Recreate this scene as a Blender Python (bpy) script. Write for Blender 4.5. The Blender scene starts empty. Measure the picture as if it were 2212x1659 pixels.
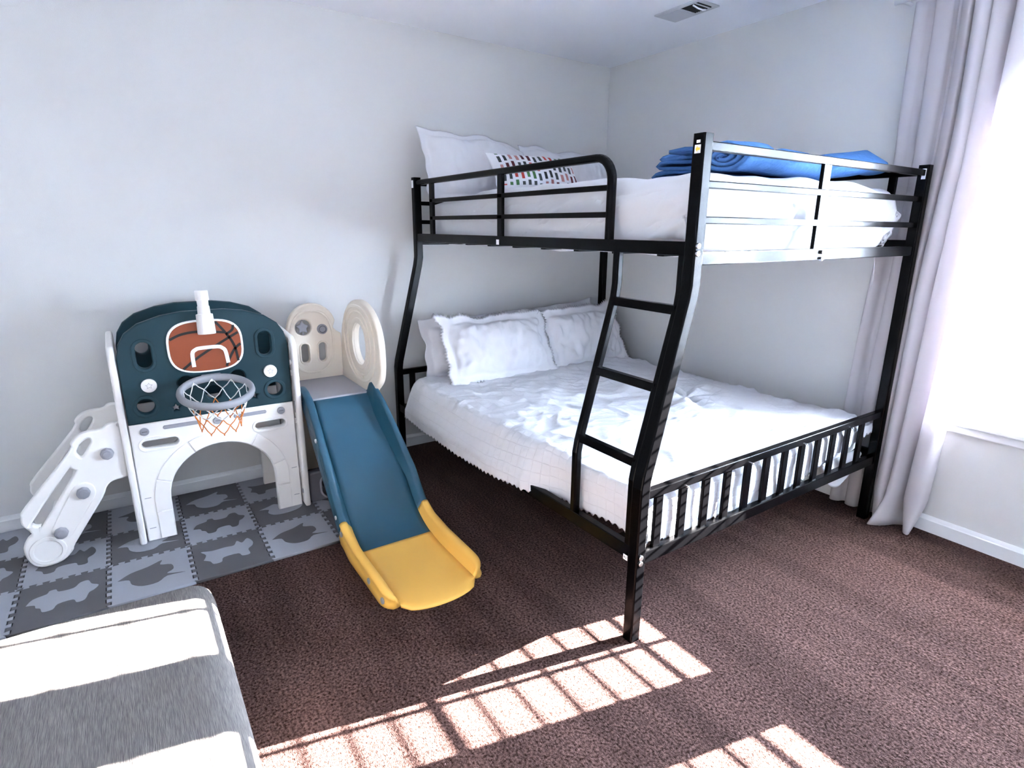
import bpy, bmesh, math, random
from mathutils import Vector as V, Matrix, noise
random.seed(7)
sc = bpy.context.scene
COL = sc.collection
PI = math.pi

# ------------------------------------------------------------------ materials
def _nt(name):
    m = bpy.data.materials.new(name); m.use_nodes = True
    nt = m.node_tree; b = nt.nodes['Principled BSDF']
    return m, nt, b
def mat(name, col, rough=.5, metal=0., spec=.5, bump=0., bscale=200., var=0., vscale=3., coat=0., col2=None, detail=3.):
    m, nt, b = _nt(name); N = nt.nodes; L = nt.links
    b.inputs['Base Color'].default_value = (*col, 1)
    b.inputs['Roughness'].default_value = rough
    b.inputs['Metallic'].default_value = metal
    b.inputs['Specular IOR Level'].default_value = spec
    if coat: b.inputs['Coat Weight'].default_value = coat
    tc = N.new('ShaderNodeTexCoord')
    if bump:
        t = N.new('ShaderNodeTexNoise'); t.inputs['Scale'].default_value = bscale; t.inputs['Detail'].default_value = detail
        L.new(tc.outputs['Object'], t.inputs['Vector'])
        bp = N.new('ShaderNodeBump'); bp.inputs['Strength'].default_value = bump; bp.inputs['Distance'].default_value = .004
        L.new(t.outputs['Fac'], bp.inputs['Height']); L.new(bp.outputs['Normal'], b.inputs['Normal'])
    if var:
        t = N.new('ShaderNodeTexNoise'); t.inputs['Scale'].default_value = vscale; t.inputs['Detail'].default_value = 4
        L.new(tc.outputs['Object'], t.inputs['Vector'])
        mx = N.new('ShaderNodeMix'); mx.data_type = 'RGBA'
        c2 = col2 or tuple(c*(1-var) for c in col)
        mx.inputs[6].default_value = (*col, 1); mx.inputs[7].default_value = (*c2, 1)
        L.new(t.outputs['Fac'], mx.inputs[0]); L.new(mx.outputs[2], b.inputs['Base Color'])
    return m
def translucent(name, col, amount=.4, rough=.8, bump=0., bscale=400):
    m = mat(name, col, rough, bump=bump, bscale=bscale); nt = m.node_tree; N = nt.nodes; L = nt.links
    b = N['Principled BSDF']; out = N['Material Output']
    t = N.new('ShaderNodeBsdfTranslucent'); t.inputs['Color'].default_value = (*col, 1)
    mx = N.new('ShaderNodeMixShader'); mx.inputs[0].default_value = amount
    L.new(b.outputs[0], mx.inputs[1]); L.new(t.outputs[0], mx.inputs[2]); L.new(mx.outputs[0], out.inputs[0])
    return m
def glass(name):
    m, nt, b = _nt(name); N = nt.nodes; L = nt.links
    t = N.new('ShaderNodeBsdfTransparent'); g = N.new('ShaderNodeBsdfGlossy'); g.inputs['Roughness'].default_value = .02
    f = N.new('ShaderNodeMixShader'); f.inputs[0].default_value = .05
    L.new(t.outputs[0], f.inputs[1]); L.new(g.outputs[0], f.inputs[2]); L.new(f.outputs[0], N['Material Output'].inputs[0])
    return m
def carpet_mat():
    m, nt, b = _nt('carpet_pile'); N = nt.nodes; L = nt.links
    tc = N.new('ShaderNodeTexCoord')
    def nz(scale, det, rough=.6, mapping=None):
        t = N.new('ShaderNodeTexNoise'); t.inputs['Scale'].default_value = scale; t.inputs['Detail'].default_value = det; t.inputs['Roughness'].default_value = rough
        L.new(mapping or tc.outputs['Object'], t.inputs['Vector']); return t
    fine = nz(330, 2); mid = nz(120, 2); big = nz(2.2, 3)
    mp = N.new('ShaderNodeMapping'); mp.inputs['Rotation'].default_value = (0, 0, .35); mp.inputs['Scale'].default_value = (.6, 5, 1)
    L.new(tc.outputs['Object'], mp.inputs['Vector']); streak = nz(1.6, 3, .5, mp.outputs[0])
    r = N.new('ShaderNodeValToRGB')
    r.color_ramp.elements[0].position = .32; r.color_ramp.elements[0].color = (.021, .0092, .0068, 1)
    r.color_ramp.elements[1].position = .68; r.color_ramp.elements[1].color = (.145, .087, .079, 1)
    L.new(mid.outputs['Fac'], r.inputs[0])
    mx = N.new('ShaderNodeMix'); mx.data_type = 'RGBA'; mx.blend_type = 'MULTIPLY'; mx.inputs[0].default_value = .6
    r2 = N.new('ShaderNodeValToRGB')
    r2.color_ramp.elements[0].position = .38; r2.color_ramp.elements[0].color = (.62, .6, .6, 1)
    r2.color_ramp.elements[1].position = .66; r2.color_ramp.elements[1].color = (1.25, 1.22, 1.2, 1)
    L.new(streak.outputs['Fac'], r2.inputs[0])
    L.new(r.outputs[0], mx.inputs[6]); L.new(r2.outputs[0], mx.inputs[7]); L.new(mx.outputs[2], b.inputs['Base Color'])
    b.inputs['Roughness'].default_value = 1; b.inputs['Specular IOR Level'].default_value = .05
    ad = N.new('ShaderNodeMath'); ad.operation = 'ADD'
    L.new(fine.outputs['Fac'], ad.inputs[0]); L.new(mid.outputs['Fac'], ad.inputs[1])
    bp = N.new('ShaderNodeBump'); bp.inputs['Strength'].default_value = 1; bp.inputs['Distance'].default_value = .009
    L.new(ad.outputs[0], bp.inputs['Height']); L.new(bp.outputs['Normal'], b.inputs['Normal'])
    return m
def quilt_mat():
    m, nt, b = _nt('white_quilt'); N = nt.nodes; L = nt.links
    b.inputs['Base Color'].default_value = (.62, .625, .66, 1); b.inputs['Roughness'].default_value = .9; b.inputs['Specular IOR Level'].default_value = .15
    tc = N.new('ShaderNodeTexCoord'); sx = N.new('ShaderNodeSeparateXYZ'); L.new(tc.outputs['UV'], sx.inputs[0])
    def line(o, pitch, w):
        d = N.new('ShaderNodeMath'); d.operation = 'DIVIDE'; d.inputs[1].default_value = pitch; L.new(o, d.inputs[0])
        f = N.new('ShaderNodeMath'); f.operation = 'PINGPONG'; f.inputs[1].default_value = .5; L.new(d.outputs[0], f.inputs[0])
        s = N.new('ShaderNodeMapRange'); s.inputs['From Min'].default_value = 0; s.inputs['From Max'].default_value = w; L.new(f.outputs[0], s.inputs[0]); return s.outputs[0]
    a = line(sx.outputs[0], .045, .05); c = line(sx.outputs[1], .045, .05)
    mn = N.new('ShaderNodeMath'); mn.operation = 'MINIMUM'; L.new(a, mn.inputs[0]); L.new(c, mn.inputs[1])
    t = N.new('ShaderNodeTexNoise'); t.inputs['Scale'].default_value = 13; t.inputs['Detail'].default_value = 3
    L.new(tc.outputs['Object'], t.inputs['Vector'])
    ml = N.new('ShaderNodeMath'); ml.operation = 'MULTIPLY_ADD'; ml.inputs[1].default_value = .10
    L.new(mn.outputs[0], ml.inputs[0]); L.new(t.outputs['Fac'], ml.inputs[2])
    bp = N.new('ShaderNodeBump'); bp.inputs['Strength'].default_value = .6; bp.inputs['Distance'].default_value = .016
    L.new(ml.outputs[0], bp.inputs['Height']); L.new(bp.outputs['Normal'], b.inputs['Normal'])
    return m
def sofa_mat():
    m, nt, b = _nt('sofa_linen'); N = nt.nodes; L = nt.links
    tc = N.new('ShaderNodeTexCoord'); mp = N.new('ShaderNodeMapping'); mp.inputs['Scale'].default_value = (40, 900, 40); L.new(tc.outputs['Object'], mp.inputs[0])
    t = N.new('ShaderNodeTexNoise'); t.inputs['Scale'].default_value = 1; t.inputs['Detail'].default_value = 3; L.new(mp.outputs[0], t.inputs['Vector'])
    r = N.new('ShaderNodeValToRGB'); r.color_ramp.elements[0].position = .3; r.color_ramp.elements[0].color = (.075, .07, .067, 1)
    r.color_ramp.elements[1].position = .7; r.color_ramp.elements[1].color = (.19, .168, .157, 1)
    L.new(t.outputs['Fac'], r.inputs[0]); L.new(r.outputs[0], b.inputs['Base Color']); b.inputs['Roughness'].default_value = .95
    bp = N.new('ShaderNodeBump'); bp.inputs['Strength'].default_value = .5; bp.inputs['Distance'].default_value = .002
    L.new(t.outputs['Fac'], bp.inputs['Height']); L.new(bp.outputs['Normal'], b.inputs['Normal'])
    return m

M = dict(
    wall=mat('wall_paint', (.67, .668, .662), .75, spec=.25, bump=.12, bscale=260),
    ceil=mat('ceiling_paint', (.90, .92, .96), .8, spec=.2, bump=.1, bscale=200),
    trim=mat('white_trim', (.80, .81, .83), .4),
    carpet=carpet_mat(),
    black=mat('black_metal', (.0012, .0012, .0015), .22, spec=.10, bump=.04, bscale=300),
    chrome=mat('bolt_steel', (.6, .6, .62), .25, metal=1),
    sheet=mat('white_sheet', (.62, .62, .65), .9, spec=.1, bump=.7, bscale=9, detail=3),
    linen=mat('white_pillowcase', (.68, .68, .715), .9, spec=.1, bump=.9, bscale=12, detail=5),
    quilt=quilt_mat(),
    blue=mat('blue_fleece', (.040, .12, .31), .95, spec=.1, bump=1., bscale=60, var=.6, vscale=11, col2=(.10, .23, .48)),
    curtain=translucent('curtain_cloth', (.69, .66, .685), .38, .9, bump=.2, bscale=500),
    blind=mat('blind_slat', (.84, .85, .87), .45),
    vinyl=mat('window_vinyl', (.85, .86, .88), .35),
    glass=glass('window_glass'),
    white=mat('white_plastic', (.80, .775, .75), .42, bump=.05, bscale=400),
    cream=mat('cream_plastic', (.78, .70, .59), .38, bump=.05, bscale=400),
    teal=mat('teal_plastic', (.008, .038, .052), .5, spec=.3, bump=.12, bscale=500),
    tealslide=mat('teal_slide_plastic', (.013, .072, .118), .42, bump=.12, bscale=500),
    yellow=mat('yellow_plastic', (.80, .46, .09), .45, bump=.12, bscale=500),
    grey=mat('grey_plastic', (.30, .30, .33), .5, bump=.1, bscale=400),
    dgrey=mat('dark_grey_plastic', (.13, .13, .15), .5),
    ring=mat('hoop_grey', (.30, .31, .335), .5, bump=.2, bscale=300),
    orange=mat('ball_orange', (.30, .058, .013), .5, var=.3, vscale=14),
    ink=mat('black_print', (.008, .008, .009), .5),
    decal=mat('white_print', (.85, .85, .87), .5),
    netw=mat('white_net_cord', (.82, .82, .8), .8),
    neto=mat('orange_net_cord', (.70, .20, .03), .8),
    mat_l=mat('foam_light_grey', (.28, .29, .325), .75, bump=.25, bscale=600),
    mat_d=mat('foam_dark_grey', (.092, .090, .098), .75, bump=.25, bscale=600),
    sofa=sofa_mat(),
    vent=mat('vent_metal', (.55, .57, .60), .5),
    dark=mat('vent_dark', (.01, .01, .012), .7),
    ystick=mat('yellow_print', (.75, .55, .05), .5),
    red=mat('print_red', (.50, .04, .03), .8), green=mat('print_green', (.05, .16, .05), .8),
    char=mat('print_charcoal', (.04, .05, .055), .8), pink=mat('print_pink', (.45, .20, .19), .8), wine=mat('print_wine', (.10, .012, .02), .8),
)

# ------------------------------------------------------------------ object helpers
def origin_of(o):
    p = V((0, 0, 0))
    while o: p = p + o.location; o = o.parent
    return p
def mesh(name, bm, m, parent=None, smooth=False, bevel=0., bseg=2, base=True, subd=0, solid=0.):
    """link a bmesh (world coordinates) as one object"""
    me = bpy.data.meshes.new(name); bm.normal_update(); bm.to_mesh(me); bm.free()
    return link(name, me, m, parent, smooth, bevel, bseg, subd, solid)
def link(name, me, m, parent=None, smooth=False, bevel=0., bseg=2, subd=0, solid=0.):
    o = bpy.data.objects.new(name, me); COL.objects.link(o)
    for k in (m if isinstance(m, (list, tuple)) else [m]): me.materials.append(k)
    if parent:
        o.parent = parent; me.transform(Matrix.Translation(-origin_of(parent)))
    else:
        xs = [v.co for v in me.vertices]
        c = V(((min(v.x for v in xs)+max(v.x for v in xs))/2, (min(v.y for v in xs)+max(v.y for v in xs))/2, min(v.z for v in xs)))
        me.transform(Matrix.Translation(-c)); o.location = c
    if smooth:
        for p in me.polygons: p.use_smooth = True
    if solid:
        k = o.modifiers.new('s', 'SOLIDIFY'); k.thickness = solid; k.offset = -1
    if bevel:
        k = o.modifiers.new('b', 'BEVEL'); k.width = bevel; k.segments = bseg; k.limit_method = 'ANGLE'; k.angle_limit = .6; k.harden_normals = False
    if subd:
        k = o.modifiers.new('u', 'SUBSURF'); k.levels = subd; k.render_levels = subd
    return o
def empty(name, loc, label, cat, group=None):
    o = bpy.data.objects.new(name, None); COL.objects.link(o); o.location = loc; o.empty_display_size = .1
    return tag(o, label, cat, group)
def tag(o, label, cat, group=None):
    o['label'] = label; o['category'] = cat
    if group: o['group'] = group
    return o
def struct(o): o['kind'] = 'structure'; return o

def box(bm, x0, x1, y0, y1, z0, z1):
    vs = [bm.verts.new((x, y, z)) for z in (z0, z1) for y in (y0, y1) for x in (x0, x1)]
    for f in ((0, 2, 3, 1), (4, 5, 7, 6), (0, 1, 5, 4), (2, 6, 7, 3), (0, 4, 6, 2), (1, 3, 7, 5)):
        bm.faces.new([vs[i] for i in f])
def bxo(name, dims, m, parent=None, bevel=.003, **k):
    bm = bmesh.new(); box(bm, *dims); return mesh(name, bm, m, parent, bevel=bevel, **k)
def sweep(bm, path, sec, n, closed=False):
    """sweep 2D section (a along n, b along n x tangent) along a path; mitred in the plane normal to n"""
    n = V(n).normalized(); P = [V(p) for p in path]; K = len(P); rings = []
    for i in range(K):
        if closed: t0 = (P[i]-P[i-1]).normalized(); t1 = (P[(i+1) % K]-P[i]).normalized()
        else:
            t0 = (P[i]-P[max(i-1, 0)]); t1 = (P[min(i+1, K-1)]-P[i])
            if t0.length < 1e-9: t0 = t1
            if t1.length < 1e-9: t1 = t0
            t0.normalize(); t1.normalize()
        b0 = n.cross(t0); b1 = n.cross(t1); b = (b0+b1).normalized(); s = 1/max(.4, b.dot(b0))
        rings.append([bm.verts.new(P[i]+n*a+b*(c*s)) for a, c in sec])
    S = len(sec)
    for i in range(K if closed else K-1):
        A = rings[i]; B = rings[(i+1) % K]
        for j in range(S): bm.faces.new((A[j], A[(j+1) % S], B[(j+1) % S], B[j]))
    if not closed:
        bm.faces.new(rings[0][::-1]); bm.faces.new(rings[-1])
def rrect(w, d, r=.004):
    o = []
    for sx, sy, a0 in ((1, 1, 0), (-1, 1, 90), (-1, -1, 180), (1, -1, 270)):
        for k in (0, 45, 90):
            a = math.radians(a0+k); o.append((sx*(w/2-r)+r*math.cos(a), sy*(d/2-r)+r*math.sin(a)))
    return o
def circ(r, n=10): return [(r*math.cos(2*PI*k/n), r*math.sin(2*PI*k/n)) for k in range(n)]
def tubeo(name, path, sec, n, m, parent=None, smooth=False):
    bm = bmesh.new(); sweep(bm, path, sec, n); bmesh.ops.recalc_face_normals(bm, faces=bm.faces); return mesh(name, bm, m, parent, smooth)
def cyl(bm, c, axis, r, h, n=20, r2=None):
    """disc/cylinder centred at c along axis"""
    ax = V(axis).normalized(); u = ax.orthogonal().normalized(); w = ax.cross(u); c = V(c); r2 = r if r2 is None else r2
    A = [bm.verts.new(c-ax*h/2+u*(r*math.cos(2*PI*k/n))+w*(r*math.sin(2*PI*k/n))) for k in range(n)]
    B = [bm.verts.new(c+ax*h/2+u*(r2*math.cos(2*PI*k/n))+w*(r2*math.sin(2*PI*k/n))) for k in range(n)]
    for k in range(n): bm.faces.new((A[k], A[(k+1) % n], B[(k+1) % n], B[k]))
    bm.faces.new(A[::-1]); bm.faces.new(B)
def cylo(name, c, axis, r, h, m, parent=None, n=20, bevel=.002, r2=None):
    bm = bmesh.new(); cyl(bm, c, axis, r, h, n, r2); return mesh(name, bm, m, parent, bevel=bevel)
def panel(name, loops, th, frame, m, parent=None, bevel=.004, smooth=True):
    """a slab cut from 2D outlines (first = outside, others = holes). frame(u,v,w) -> world; w runs through the thickness from -th/2 to th/2"""
    cu = bpy.data.curves.new('c', 'CURVE'); cu.dimensions = '2D'; cu.fill_mode = 'BOTH'
    cu.extrude = max(th/2-bevel, .0001); cu.bevel_depth = bevel; cu.bevel_resolution = 1; cu.offset = -bevel
    for lp in loops:
        s = cu.splines.new('POLY'); s.points.add(len(lp)-1); s.use_cyclic_u = True
        for p, q in zip(s.points, lp): p.co = (q[0], q[1], 0, 1)
    o = bpy.data.objects.new('c', cu); me = bpy.data.meshes.new_from_object(o)
    bpy.data.objects.remove(o); bpy.data.curves.remove(cu)
    for v in me.vertices: v.co = frame(*v.co)
    me.name = name; me.materials.clear()
    bm = bmesh.new(); bm.from_mesh(me); bmesh.ops.remove_doubles(bm, verts=bm.verts, dist=1e-6); bmesh.ops.recalc_face_normals(bm, faces=bm.faces); bm.to_mesh(me); bm.free()
    return link(name, me, m, parent)
FX = lambda x: (lambda u, v, w: V((x+w, u, v)))        # panel in a plane x = const (u=y, v=z)
FY = lambda y: (lambda u, v, w: V((u, y+w, v)))        # y = const (u=x, v=z)
FZ = lambda z: (lambda u, v, w: V((u, v, z+w)))
def stadium(cx, cy, w, h, n=8):
    o = []; r = min(w, h)/2
    for k in range(4*n):
        a = 2*PI*k/(4*n); o.append((cx+math.copysign(w/2-r, math.cos(a))*(abs(math.cos(a)) > 1e-6)+r*math.cos(a), cy+math.copysign(h/2-r, math.sin(a))*(abs(math.sin(a)) > 1e-6)+r*math.sin(a)))
    return o
def rdisc(cx, cy, r, n=24): return [(cx+r*math.cos(2*PI*k/n), cy+r*math.sin(2*PI*k/n)) for k in range(n)]
def star(cx, cy, r, k=.5, n=5, rot=PI/2): return [(cx+(r if i % 2 == 0 else r*k)*math.cos(rot+PI*i/n), cy+(r if i % 2 == 0 else r*k)*math.sin(rot+PI*i/n)) for i in range(2*n)]
def superell(cx, cy, a, b, e=2.6, n=48, tilt=0):
    o = []
    for k in range(n):
        t = 2*PI*k/n; c, s = math.cos(t), math.sin(t)
        x = a*math.copysign(abs(c)**(2/e), c); y = b*math.copysign(abs(s)**(2/e), s); o.append((cx+x, cy+y+tilt*x))
    return o
def rpoly(pts, r, n=4):
    """round the corners of a polygon"""
    o = []; K = len(pts)
    for i in range(K):
        p = V((*pts[i], 0)); a = V((*pts[i-1], 0)); b = V((*pts[(i+1) % K], 0)); rr = r[i] if isinstance(r, (list, tuple)) else r
        d0 = (a-p); d1 = (b-p); q = min(rr, d0.length*.49, d1.length*.49)
        A = p+d0.normalized()*q; B = p+d1.normalized()*q
        for k in range(n+1):
            t = k/n; w = A*(1-t)**2+p*2*t*(1-t)+B*t*t; o.append((w.x, w.y))
    return o
def lerp(a, b, t): return a+(b-a)*t
def interp(x, tab):
    if x <= tab[0][0]: return tab[0][1]
    for (a, b), (c, d) in zip(tab, tab[1:]):
        if x <= c: return b+(d-b)*(x-a)/(c-a)
    return tab[-1][1]
def nz(x, y, z=0): return noise.noise(V((x, y, z)))
def smooth_tab(tab, n):
    """Catmull-Rom through a list of tuples, n steps a span"""
    o = []; K = len(tab)
    for i in range(K-1):
        p = [V(tab[max(0, min(K-1, i+j))]).to_3d() if False else tab[max(0, min(K-1, i+j))] for j in (-1, 0, 1, 2)]
        for s in range(n):
            t = s/n
            o.append(tuple(.5*((2*b)+(-a+c)*t+(2*a-5*b+4*c-d)*t*t+(-a+3*b-3*c+d)*t**3) for a, b, c, d in zip(*p)))
    o.append(tuple(tab[-1])); return o
def grid(name, nu, nv, fn, m, parent=None, solid=.003, uvfn=None, subd=0):
    bm = bmesh.new(); uvl = bm.loops.layers.uv.new('uv') if uvfn else None
    vs = [[bm.verts.new(fn(i/nu, j/nv)) for j in range(nv+1)] for i in range(nu+1)]
    for i in range(nu):
        for j in range(nv):
            f = bm.faces.new((vs[i][j], vs[i+1][j], vs[i+1][j+1], vs[i][j+1]))
            if uvfn:
                for l, (a, b) in zip(f.loops, ((i, j), (i+1, j), (i+1, j+1), (i, j+1))): l[uvl].uv = uvfn(a/nu, b/nv)
    return mesh(name, bm, m, parent, smooth=True, solid=solid, subd=subd)

# ------------------------------------------------------------------ camera
CP = V((3.2925, -3.0134, 1.3775)); yaw, pit, rol, f = 2.5496, -.2657, .0067, 1246.72
fw = V((math.cos(pit)*math.cos(yaw), math.cos(pit)*math.sin(yaw), math.sin(pit)))
r = V((math.sin(yaw), -math.cos(yaw), 0)); u = r.cross(fw)
r2 = r*math.cos(rol)+u*math.sin(rol); u2 = u*math.cos(rol)-r*math.sin(rol)
cd = bpy.data.cameras.new('camera'); co = bpy.data.objects.new('camera', cd); COL.objects.link(co)
cd.sensor_fit = 'HORIZONTAL'; cd.sensor_width = 36; cd.lens = f/2212*36; cd.clip_start = .05
R = Matrix((r2, u2, -fw)).transposed().to_4x4(); co.matrix_world = Matrix.Translation(CP) @ R
sc.camera = co

# ------------------------------------------------------------------ room
RX, RY, RH = 4.7, -4.15, 2.44
W1 = (2.345, 2.785); W2 = (2.965, 3.405); WZ = (.565, 1.93)
struct(bxo('floor', (-.1, RX+.1, RY-.1, .12, -.1, 0), M['carpet'], bevel=0))
struct(bxo('ceiling', (-.1, RX+.1, RY-.1, .12, RH, RH+.1), M['ceil'], bevel=0))
struct(bxo('wall_left', (-.1, 0, RY-.1, .12, 0, RH), M['wall'], bevel=0))
struct(bxo('wall_right', (RX, RX+.1, RY-.1, .12, 0, RH), M['wall'], bevel=0))
struct(bxo('wall_front', (0, RX, RY-.1, RY, 0, RH), M['wall'], bevel=0))
bm = bmesh.new()
xs = [0, W1[0], W1[1], W2[0], W2[1], RX]
for i in range(5):
    if i in (1, 3): box(bm, xs[i], xs[i+1], 0, .12, 0, WZ[0]); box(bm, xs[i], xs[i+1], 0, .12, WZ[1], RH)
    else: box(bm, xs[i], xs[i+1], 0, .12, 0, RH)
bmesh.ops.remove_doubles(bm, verts=bm.verts, dist=1e-5)
struct(mesh('wall_back', bm, M['wall']))
def baseboard(name, p0, p1, n):
    sec = [(0, 0), (.075, 0), (.079, .004), (.079, .006), (.070, .009), (.062, .011), (.058, .014), (0, .014)]
    bm = bmesh.new(); d = (V(p1)-V(p0)).normalized()
    A = [bm.verts.new(V(p0)+V((0, 0, a))+V(n)*b) for a, b in sec]; B = [bm.verts.new(V(p1)+V((0, 0, a))+V(n)*b) for a, b in sec]
    for k in range(len(sec)): bm.faces.new((A[k], A[(k+1) % len(sec)], B[(k+1) % len(sec)], B[k]))
    bm.faces.new(A[::-1]); bm.faces.new(B); bmesh.ops.recalc_face_normals(bm, faces=bm.faces)
    struct(mesh(name, bm, M['trim']))
baseboard('baseboard_left', (0, RY, 0), (0, 0, 0), (1, 0, 0))
baseboard('baseboard_back', (.014, 0, 0), (RX, 0, 0), (0, -1, 0))
baseboard('baseboard_right', (RX, RY, 0), (RX, -.014, 0), (-1, 0, 0))
# window stool and apron, drywall returns
bm = bmesh.new()
box(bm, 2.27, 3.48, -.035, .06, .54, .5665); box(bm, 2.29, 3.46, -.018, 0, .503, .54)
struct(mesh('trim_1', bm, M['trim'], bevel=.006))
for wi, (a, b) in enumerate((W1, W2), 1):
    bm = bmesh.new(); z0, z1 = WZ; y0, y1 = .075, .118
    for d in ((a, a+.03, y0, y1, z0, z1), (b-.03, b, y0, y1, z0, z1), (a+.03, b-.03, y0, y1, z0, z0+.03), (a+.03, b-.03, y0, y1, z1-.03, z1)): box(bm, *d)
    w = struct(mesh(f'window_{wi}', bm, M['vinyl'], bevel=.003))
    c = (a+b)/2+.005
    bm = bmesh.new(); box(bm, c-.008, c+.008, .088, .104, z0+.03, z1-.03); mesh('muntin', bm, M['vinyl'], w)
    for zz in (.90, 1.565):
        bm = bmesh.new(); box(bm, a+.03, b-.03, .090, .103, zz-.008, zz+.008); mesh('muntin', bm, M['vinyl'], w)
    bm = bmesh.new(); box(bm, a+.03, b-.03, .094, .099, z0+.03, z1-.03); mesh('pane', bm, M['glass'], w)

# blinds: slats parallel to the sun's slope
SUN = V((-.226, -1, -.358)).normalized(); TILT = math.atan(.358)+.12
for wi, (a, b) in enumerate((W1, W2)):
    t = empty('window_blind', ((a+b)/2, .03, .6), ('white horizontal slat blind beside the curtain, nearest the bunk bed' if wi == 0 else 'white horizontal slat blind in the farther right window sash'), 'blind', 'window blinds')
    bxo('head_rail', (a+.006, b-.006, .008, .055, 1.885, 1.925), M['vinyl'], t)
    bxo('bottom_rail', (a+.008, b-.008, .020, .042, .617, .627), M['vinyl'], t, bevel=.004)
    proto = None
    for k in range(28):
        z = .662+.0432*k
        if proto is None:
            bm = bmesh.new(); rings = []
            for x in (a+.008, b-.008):
                rg = []
                for s in range(9):
                    q = -1+s/4; h = .0022*(1-q*q)
                    rg.append((x, .025*q, h+.0019))
                for s in range(8, -1, -1):
                    q = -1+s/4; h = .0022*(1-q*q); rg.append((x, .025*q, h-.0019))
                rings.append([bm.verts.new((p[0], .031+p[1]*math.cos(TILT)-p[2]*math.sin(TILT), z+p[1]*math.sin(TILT)+p[2]*math.cos(TILT))) for p in rg])
            S = len(rings[0])
            for j in range(S): bm.faces.new((rings[0][j], rings[0][(j+1) % S], rings[1][(j+1) % S], rings[1][j]))
            bm.faces.new(rings[0][::-1]); bm.faces.new(rings[1]); bmesh.ops.recalc_face_normals(bm, faces=bm.faces)
            proto = mesh('slat', bm, M['blind'], t)
        else:
            o = proto.copy(); COL.objects.link(o); o.parent = t; o.location = (0, 0, .0432*k)
    for x in (a+.075, b-.075):
        bm = bmesh.new(); box(bm, x-.001, x+.001, .004, .006, .59, 1.89); box(bm, x-.001, x+.001, .056, .058, .59, 1.89); mesh('ladder_cord', bm, M['vinyl'], t)

# ceiling vent
t = empty('ceiling_vent', (1.025, -.44, RH-.01), 'small grey ceiling air vent with half its louvers open', 'vent')
vx0, vx1, vy0, vy1 = .888, 1.168, -.525, -.365
panel('frame', [[(vx0, vy0), (vx1, vy0), (vx1, vy1), (vx0, vy1)], [(1.035, vy0+.025), (1.035, vy1-.025), (vx1-.02, vy1-.025), (vx1-.02, vy0+.025)]], .008, FZ(RH-.004), M['vent'], t, bevel=.003)
bxo('duct', (1.035, vx1-.02, vy0+.025, vy1-.025, RH-.0012, RH-.0004), M['dark'], t, bevel=0)
for k in range(9):
    x = 1.046+k*.0115; bm = bmesh.new(); sweep(bm, [(x, vy0+.022, RH-.006), (x, vy1-.022, RH-.006)], [(-.003, -.0012), (.003, .0012), (.003, .002), (-.003, 0)], (1, 0, .0)); bmesh.ops.recalc_face_normals(bm, faces=bm.faces)
    mesh('louver', bm, M['vent'] if k == 7 else M['dark'], t)
bxo('cover_plate', (.915, 1.028, vy0+.022, vy1-.022, RH-.0105, RH-.0075), M['vent'], t, bevel=.001)
tubeo('damper_lever', [(1.118, -.50, RH-.012), (1.122, -.47, RH-.02), (1.120, -.43, RH-.02), (1.112, -.40, RH-.012)], circ(.004, 6), (1, 0, 0), M['trim'], t)

# ------------------------------------------------------------------ bunk bed
XH, XF, YB, YU, YL, HT, PS = .1294, 2.1315, -.0965, -1.5798, -1.7346, 1.6405, .042
bed = empty('bunk_bed', (1.13, -.9, 0), 'black metal full over queen bunk bed with slanted ladder', 'bunk bed')
h = PS/2; sq = rrect(PS, PS, .005); nX = (1, 0, 0)
def frontpath(x): return [(x, YL+h, 0), (x, YL+h, .59), (x, YL+h+.012, .545+.09), (x, YU+h-.012, 1.135), (x, YU+h, 1.19), (x, YU+h, HT)]
def fy(z): return interp(z, [(0, YL+h), (.59, YL+h), (1.19, YU+h), (9, YU+h)])
for x in (XH+h, XF-h):
    tubeo('post', [(x, YL+h, 0), (x, YL+h, .57), (x, YL+h+.006, .61), (x, YU+h-.008, 1.16), (x, YU+h, 1.205), (x, YU+h, HT)], sq, nX, M['black'], bed)
    tubeo('post', [(x, YB-h, 0), (x, YB-h, HT)], sq, nX, M['black'], bed)
def bar(name, p0, p1, w, d, n, parent=bed, m=None): return tubeo(name, [p0, p1], rrect(w, d, .003), n, m or M['black'], parent)
nZ = (0, 0, 1)
xf, xh, yb, yu, yl = XF-h, XH+h, YB-h, YU+h, YL+h
# upper side rails and end rails (z 1.295-1.335)
bar('side_rail', (xh, yu, 1.317), (xf, yu, 1.317), .042, .03, nZ)
bar('side_rail', (xh, yb, 1.312), (xf, yb, 1.312), .042, .03, nZ)
bar('end_rail', (xf, yu, 1.288), (xf, yb, 1.288), .040, .03, nZ)
bar('end_rail', (xh, yu, 1.295), (xh, yb, 1.295), .040, .03, nZ)
# foot and head guards of the top bunk
for x, nm in ((xf, 'foot_guard'), (xh, 'head_guard')):
    g = bar(nm, (x, yu, 1.609), (x, yb, 1.609), .026, .022, nZ)
    bar('guard_bar', (x, yu, 1.503), (x, yb, 1.503), .022, .018, nZ, g)
    bar('guard_bar', (x, yu, 1.401), (x, yb, 1.396), .022, .018, nZ, g)
    bar('guard_upright', (x, -.888, 1.27), (x, -.888, 1.60), .05, .014, (0, 1, 0), g)
    if x == xf:
        for z in (1.296, 1.272): cylo('screw', (XF+.001-.004, -.872, z), nX, .0075, .012, M['chrome'], g, 12)
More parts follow.
